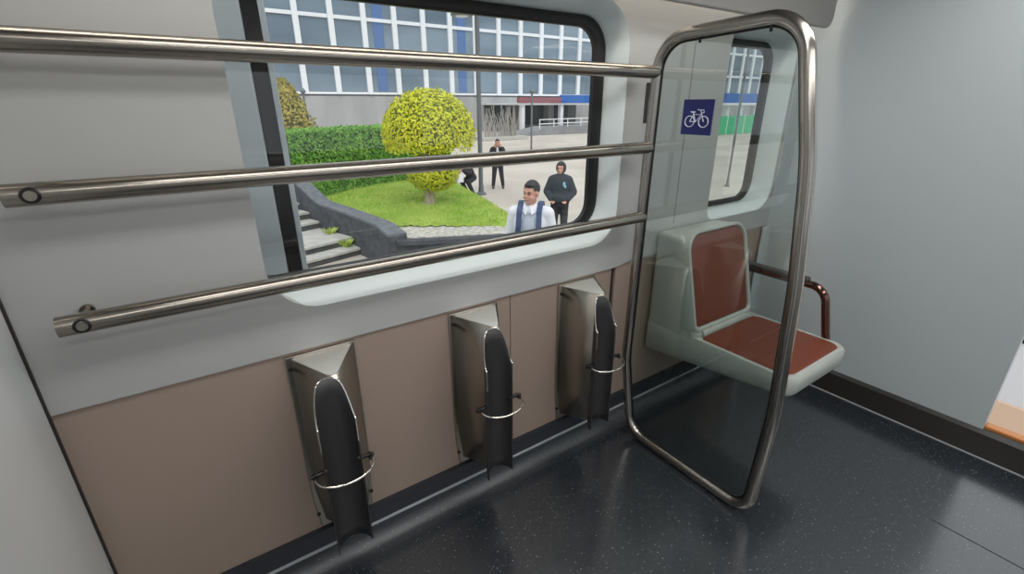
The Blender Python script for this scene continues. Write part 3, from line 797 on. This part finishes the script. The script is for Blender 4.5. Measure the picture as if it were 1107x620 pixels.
# ================================================================== PEOPLE
def add_ell(bm, c, r, rot=None, sub=3):
    res = bmesh.ops.create_icosphere(bm, subdivisions=sub, radius=1)
    Mx = Matrix.Translation(Vector(c)) @ (rot.to_4x4() if rot else Matrix.Identity(4)) @ Matrix.Diagonal((r[0], r[1], r[2], 1))
    bmesh.ops.transform(bm, matrix=Mx, verts=res['verts'])
def capsules(bm, pts, radii, seg=14):
    for i, (p, r) in enumerate(zip(pts, radii)): add_ell(bm, p, (r, r, r), sub=2)
    for i in range(len(pts)-1): add_tube(bm, [pts[i], pts[i+1]], [radii[i], radii[i+1]], seg=seg)
def remeshed(name, bm, m, parent, voxel, smooth=6):
    me = bpy.data.meshes.new('tmp'); bmesh.ops.recalc_face_normals(bm, faces=bm.faces[:]); bm.to_mesh(me); bm.free()
    o = bpy.data.objects.new('tmp', me); COL.objects.link(o)
    r = o.modifiers.new('r', 'REMESH'); r.mode = 'VOXEL'; r.voxel_size = voxel
    s = o.modifiers.new('s', 'SMOOTH'); s.iterations = smooth; s.factor = 0.5
    dg = bpy.context.evaluated_depsgraph_get(); me2 = bpy.data.meshes.new_from_object(o.evaluated_get(dg)); me2.name = name
    bpy.data.objects.remove(o); bpy.data.meshes.remove(me); me2.materials.clear()
    return link(name, me2, m, parent, angle=180)

M_skin = mat('skin', srgb(216, 162, 140), 0.5); M_hair = mat('black_hair', srgb(30, 27, 26), 0.5)
M_eye = mat('dark_eye', srgb(30, 24, 22), 0.3); M_lip = mat('lips', srgb(168, 104, 92), 0.5)
V = Vector
def person(loc, face_dir, height, label, pose, cloth, voxel=0.008, head_turn=0.0, head_tilt=0.0):
    """local frame: faces -Y, left hand on +X"""
    k = height/1.72
    root = empty('person', loc); tag(root, label, 'person')
    th = math.atan2(face_dir[0], -face_dir[1]); R = Matrix.Rotation(th, 4, 'Z')
    T = Matrix.Translation(V(loc)) @ R @ Matrix.Scale(k, 4)
    J = dict(hip=V((0, 0.01, .93)), waist=V((0, 0, 1.08)), chest=V((0, 0.0, 1.28)), neck=V((0, .015, 1.46)), head=V((0, -0.015, 1.605)),
             shL=V((.178, .01, 1.385)), shR=V((-.178, .01, 1.385)), elL=V((.235, .03, 1.13)), elR=V((-.235, .03, 1.13)),
             wrL=V((.24, -.04, .88)), wrR=V((-.24, -.04, .88)), hipL=V((.09, 0, .90)), hipR=V((-.09, 0, .90)),
             knL=V((.105, -.015, .49)), knR=V((-.105, -.015, .49)), anL=V((.115, .02, .085)), anR=V((-.115, .02, .085)))
    J.update({a: V(b) for a, b in pose.items()})
    HR = Matrix.Rotation(head_turn, 4, 'Z') @ Matrix.Rotation(head_tilt, 4, 'X')
    def hd(p): return J['head'] + (HR @ V(p))
    HR3 = HR.to_3x3()
    def fin(bm): bmesh.ops.transform(bm, matrix=T, verts=bm.verts); return bm
    def torso(bm, e):
        add_ell(bm, J['hip'], (.165+e, .115+e, .13+e)); add_ell(bm, J['waist'], (.145+e, .105+e, .15+e)); add_ell(bm, J['chest'], (.175+e, .115+e, .19+e))
        capsules(bm, [J['shR'], J['chest']+V((0, 0, .11)), J['shL']], [.058+e, .085+e, .058+e])
        nk = J['neck']+V((0, .012, -.025))
        for q in 'LR': capsules(bm, [nk, J['sh'+q].lerp(nk, .12)], [.050+e*.5, .046+e*.8])
    def arm(bm, s, e, cut=1.0):
        w_ = J['el'+s].lerp(J['wr'+s], cut)
        capsules(bm, [J['sh'+s], J['el'+s], w_], [.054+e, .043+e, (.043+(.029-.043)*cut)+e])
    def leg(bm, s, e, low=1.0):
        capsules(bm, [J['hip'+s], J['kn'+s], J['kn'+s].lerp(J['an'+s], low)], [.088+e, .060+e, .043+e])
    b = bmesh.new(); torso(b, 0)
    for s in 'LR':
        arm(b, s, 0); leg(b, s, 0)
        capsules(b, [J['an'+s], J['an'+s]+V((0, -.08, -.045)), J['an'+s]+V((0, -.15, -.055))], [.042, .038, .028])
        # hand: palm, four fingers, thumb
        d = (J['wr'+s]-J['el'+s]).normalized(); sg_ = 1 if s == 'L' else -1
        side = d.cross(V((0, -1, 0.2))); side = side.normalized() if side.length > .1 else V((1, 0, 0))
        nrm = side.cross(d).normalized(); w0 = J['wr'+s]
        for q in (-1, -.33, .33, 1): capsules(b, [w0, w0+d*.085+side*q*.028], [.020, .013], 8)
        for q, L in ((-1, .058), (-.33, .075), (.33, .08), (1, .07)):
            f0 = w0+d*.085+side*q*.030; f1 = f0+d*L*.5+nrm*.012+side*q*.004; f2 = f1+d*L*.42+nrm*.028
            capsules(b, [f0, f1, f2], [.0095, .0088, .0075], 8)
        t0 = w0+d*.03+side*.03; t1 = t0+d*.03+side*.028+nrm*.008; capsules(b, [t0, t1, t1+d*.032+nrm*.008], [.013, .011, .009], 8)
    capsules(b, [J['neck']-V((0, 0, .05)), J['neck']+V((0, 0, .04)), hd((0, .02, -.03))], [.062, .056, .055])
    add_ell(b, hd((0, .015, .025)), (.074, .092, .092), HR3); add_ell(b, hd((0, -.022, -.045)), (.058, .066, .066), HR3); add_ell(b, hd((0, -.052, -.085)), (.032, .032, .024), HR3)
    add_ell(b, hd((0, -.094, -.022)), (.013, .020, .020), HR3, 2); add_ell(b, hd((0, -.084, .002)), (.009, .014, .028), HR3, 2)
    for s in (-1, 1):
        add_ell(b, hd((s*.076, .015, -.01)), (.010, .020, .033), HR3, 2); add_ell(b, hd((s*.032, -.074, .024)), (.024, .012, .008), HR3, 2)
        add_ell(b, hd((s*.036, -.066, -.034)), (.024, .018, .022), HR3, 2)
    add_ell(b, hd((0, -.083, -.060)), (.022, .012, .010), HR3, 2)
    body = remeshed('body', fin(b), M_skin, root, voxel*k, 3)
    for s in (-1, 1):
        b = bmesh.new(); add_ell(b, hd((s*.031, -.078, .003)), (.014, .008, .0065), HR3, 2); obj('eye', fin(b), M_eye, root)
        b = bmesh.new(); add_tube(b, [hd((s*.014, -.088, .024)), hd((s*.032, -.087, .029)), hd((s*.050, -.074, .024))], .0030, seg=6); obj('eyebrow', fin(b), M_hair, root)
    b = bmesh.new(); add_tube(b, [hd((-.022, -.090, -.060)), hd((0, -.097, -.058)), hd((.022, -.090, -.060))], .0034, seg=6); obj('mouth', fin(b), M_lip, root)
    if cloth.get('hair', True):
        b = bmesh.new()
        add_ell(b, hd((0, .024, .040)), (.083, .096, .092), HR3, 4)
        cut = [v for v in b.verts if (lambda q: (q.y < -.040 and q.z < .062) or (q.y < 0.0 and q.z < .018) or q.z < -.045)(HR3.inverted() @ (v.co-J['head']))]
        bmesh.ops.delete(b, geom=cut, context='VERTS')
        add_ell(b, hd((0.01, -.038, .090)), (.058, .042, .020), HR3, 3)
        obj('hair', fin(b), M_hair, root, angle=180)
    # clothes
    b = bmesh.new()
    for s in 'LR': leg(b, s, .020, 0.97)
    add_ell(b, J['hip'], (.18, .128, .115)); remeshed('trousers', fin(b), cloth['trousers'], root, .012*k)
    for s in 'LR':
        b = bmesh.new(); a = J['an'+s]; capsules(b, [a+V((0, .03, -.035)), a+V((0, -.08, -.042)), a+V((0, -.165, -.050))], [.050, .045, .034])
        remeshed('shoe', fin(b), cloth['shoe'], root, .01*k)
    b = bmesh.new(); torso(b, cloth.get('puff', .016))
    for s in 'LR': arm(b, s, cloth.get('puff', .016), cloth.get('sleeve', 0.97))
    top = remeshed(cloth['topname'], fin(b), cloth['top'], root, .010*k)
    return root, J, hd, fin, HR3, top

# man in a white shirt with backpack straps, close to the window
M_ws = mat('white_shirt', srgb(236, 238, 244), 0.7); M_strap = mat('navy_strap', srgb(62, 78, 116), 0.6); M_gv = mat('grey_trousers', srgb(70, 72, 80), 0.8)
M_shoe = mat('black_shoe', srgb(26, 26, 28), 0.5); M_vest = mat('pale_grey_vest', srgb(190, 198, 210), 0.7)
root, J, hd, fin, HR3, top = person((3.05, 4.06, -1.08), (-0.72, -0.70), 1.74, 'person in white shirt with navy backpack straps, nearest to the window', {},
    dict(trousers=M_gv, shoe=M_shoe, top=M_ws, topname='shirt', puff=.020), 0.006, head_turn=math.radians(-24), head_tilt=math.radians(4))
for s in (-1, 1):
    b = bmesh.new()
    pts = smooth_path([(s*.105, .13, 1.20), (s*.105, .115, 1.44), (s*.108, .03, 1.525), (s*.105, -.115, 1.43), (s*.108, -.162, 1.26), (s*.135, -.12, 1.08), (s*.165, .06, 1.04)], .06, 5)
    rings = []
    for i, p in enumerate(pts):
        rings.append([(p.x-.028, p.y, p.z), (p.x+.028, p.y, p.z), (p.x+.028, p.y-.012*(1 if p.y < .02 else -1), p.z+.006), (p.x-.028, p.y-.012*(1 if p.y < .02 else -1), p.z+.006)])
    b = loft(rings, cap0=True, cap1=True); obj('backpack_strap', fin(b), M_strap, root, angle=50)
b = bmesh.new(); add_ell(b, (0, .20, 1.24), (.15, .10, .23)); remeshed('backpack', fin(b), M_strap, root, .012)
b = bmesh.new()
add_ell(b, (0, -.032, 1.25), (.135, .125, .20)); obj('vest_front', fin(b), M_vest, root)
for s in (-1, 1):
    b = bmesh.new(); c = [(s*.012, -.125, 1.45), (s*.07, -.03, 1.515), (s*.075, -.095, 1.42), (s*.03, -.155, 1.395)]
    for d in (0, .008): pass
    vs = [b.verts.new(p) for p in c]; ws = [b.verts.new((p[0], p[1]-.010, p[2]+.004)) for p in c]
    b.faces.new(vs); b.faces.new(ws[::-1])
    for i in range(4): b.faces.new((vs[i], ws[i], ws[(i+1) % 4], vs[(i+1) % 4]))
    obj('collar', fin(b), M_ws, root)

# person in a dark hooded jacket
M_hood = mat('navy_black_hoodie', srgb(46, 50, 60), 0.85); M_dk = mat('charcoal_trousers', srgb(52, 52, 56), 0.85)
root, J, hd, fin, HR3, top = person((6.70, 7.88, G), (-0.72, -0.69), 1.76, 'person in a dark hooded jacket, hood up and hands in front pockets',
    dict(shL=(.165, .01, 1.365), shR=(-.165, .01, 1.365), elL=(.275, .03, 1.12), elR=(-.275, .03, 1.12), wrL=(.165, -.105, .99), wrR=(-.165, -.105, .99)),
    dict(trousers=M_dk, shoe=M_shoe, top=M_hood, topname='hooded_jacket', puff=.045, hair=True), 0.008, head_turn=math.radians(-8))
b = bmesh.new(); add_ell(b, hd((0, .035, .010)), (.108, .112, .135), HR3, 4)
cut = [v for v in b.verts if (lambda q: q.y < -.035 and abs(q.x) < .075 and q.z < .105)(HR3.inverted() @ (v.co-J['head']))]
bmesh.ops.delete(b, geom=cut, context='VERTS')
h_ = obj('hood', fin(b), M_hood, root, angle=180); sm = h_.modifiers.new('t', 'SOLIDIFY'); sm.thickness = 0.012
b = bmesh.new(); add_ell(b, (0, -.105, 1.01), (.185, .115, .105)); obj('front_pocket', fin(b), M_hood, root)
b = bmesh.new(); add_ell(b, (.095, -.150, 1.30), (.026, .014, .052)); add_ell(b, (.120, -.142, 1.25), (.020, .012, .03)); obj('chest_emblem', fin(b), mat('pale_blue_print', srgb(140, 205, 225), 0.6), root)

# person in a dark suit with both hands raised to the face
M_suit = mat('dark_suit', srgb(40, 42, 50), 0.8); M_sh2 = mat('white_dress_shirt', srgb(228, 228, 234), 0.7)
root, J, hd, fin, HR3, top = person((9.60, 14.84, G), (-0.55, -0.83), 1.74, 'person in dark suit and white shirt, both hands raised to the face',
    dict(elL=(.27, -.10, 1.17), elR=(-.27, -.10, 1.17), wrL=(.12, -.17, 1.45), wrR=(-.12, -.17, 1.45), knL=(.14, 0, .49), knR=(-.13, -.03, .49), anL=(.19, 0.02, .085), anR=(-.17, -.02, .085)),
    dict(trousers=M_suit, shoe=M_shoe, top=M_suit, topname='jacket', puff=.030, sleeve=.93), 0.009)
b = bmesh.new(); add_ell(b, (0, -.098, 1.22), (.060, .085, .26)); obj('shirt_front', fin(b), M_sh2, root)

# person in black crouching beside the tree over something white
M_bk = mat('black_jacket', srgb(38, 40, 48), 0.85)
root, J, hd, fin, HR3, top = person((7.97, 14.10, G), (-0.9, -0.35), 1.70, 'person in black crouching beyond the lawn, right of the yellow tree trunk',
    dict(hip=(0, .14, .62), waist=(0, .05, .77), chest=(0, -.08, .92), neck=(0, -.16, 1.06), head=(0, -.21, 1.19), shL=(.18, -.10, 1.04), shR=(-.18, -.10, 1.04),
         hipL=(.09, .12, .60), hipR=(-.09, .12, .60), elL=(.23, -.27, .83), elR=(-.23, -.27, .83), wrL=(.11, -.43, .90), wrR=(-.11, -.43, .90),
         knL=(.17, -.26, .50), knR=(-.15, -.20, .47), anL=(.18, .0, .085), anR=(-.17, .10, .085)),
    dict(trousers=M_bk, shoe=M_shoe, top=M_bk, topname='jacket', puff=.03), 0.009, head_tilt=math.radians(10))
wb = empty('white_bag', (7.50, 13.88, -0.95)); tag(wb, 'small white bag hanging from the hands of the crouching person in black', 'bag')
bgp = rrect(7.38, -0.98, 7.62, -0.74, 0.03, 4); bm = bmesh.new(); add_prism(bm, bgp, 13.83, 13.93, 'y'); obj('pouch', bm, M_ws, wb, bevel=0.015)
obj('handle', tube(smooth_path([(7.43, 13.88, -0.75), (7.45, 13.88, -0.63), (7.55, 13.88, -0.63), (7.57, 13.88, -0.75)], .04, 4), 0.008, seg=8), M_ws, wb)
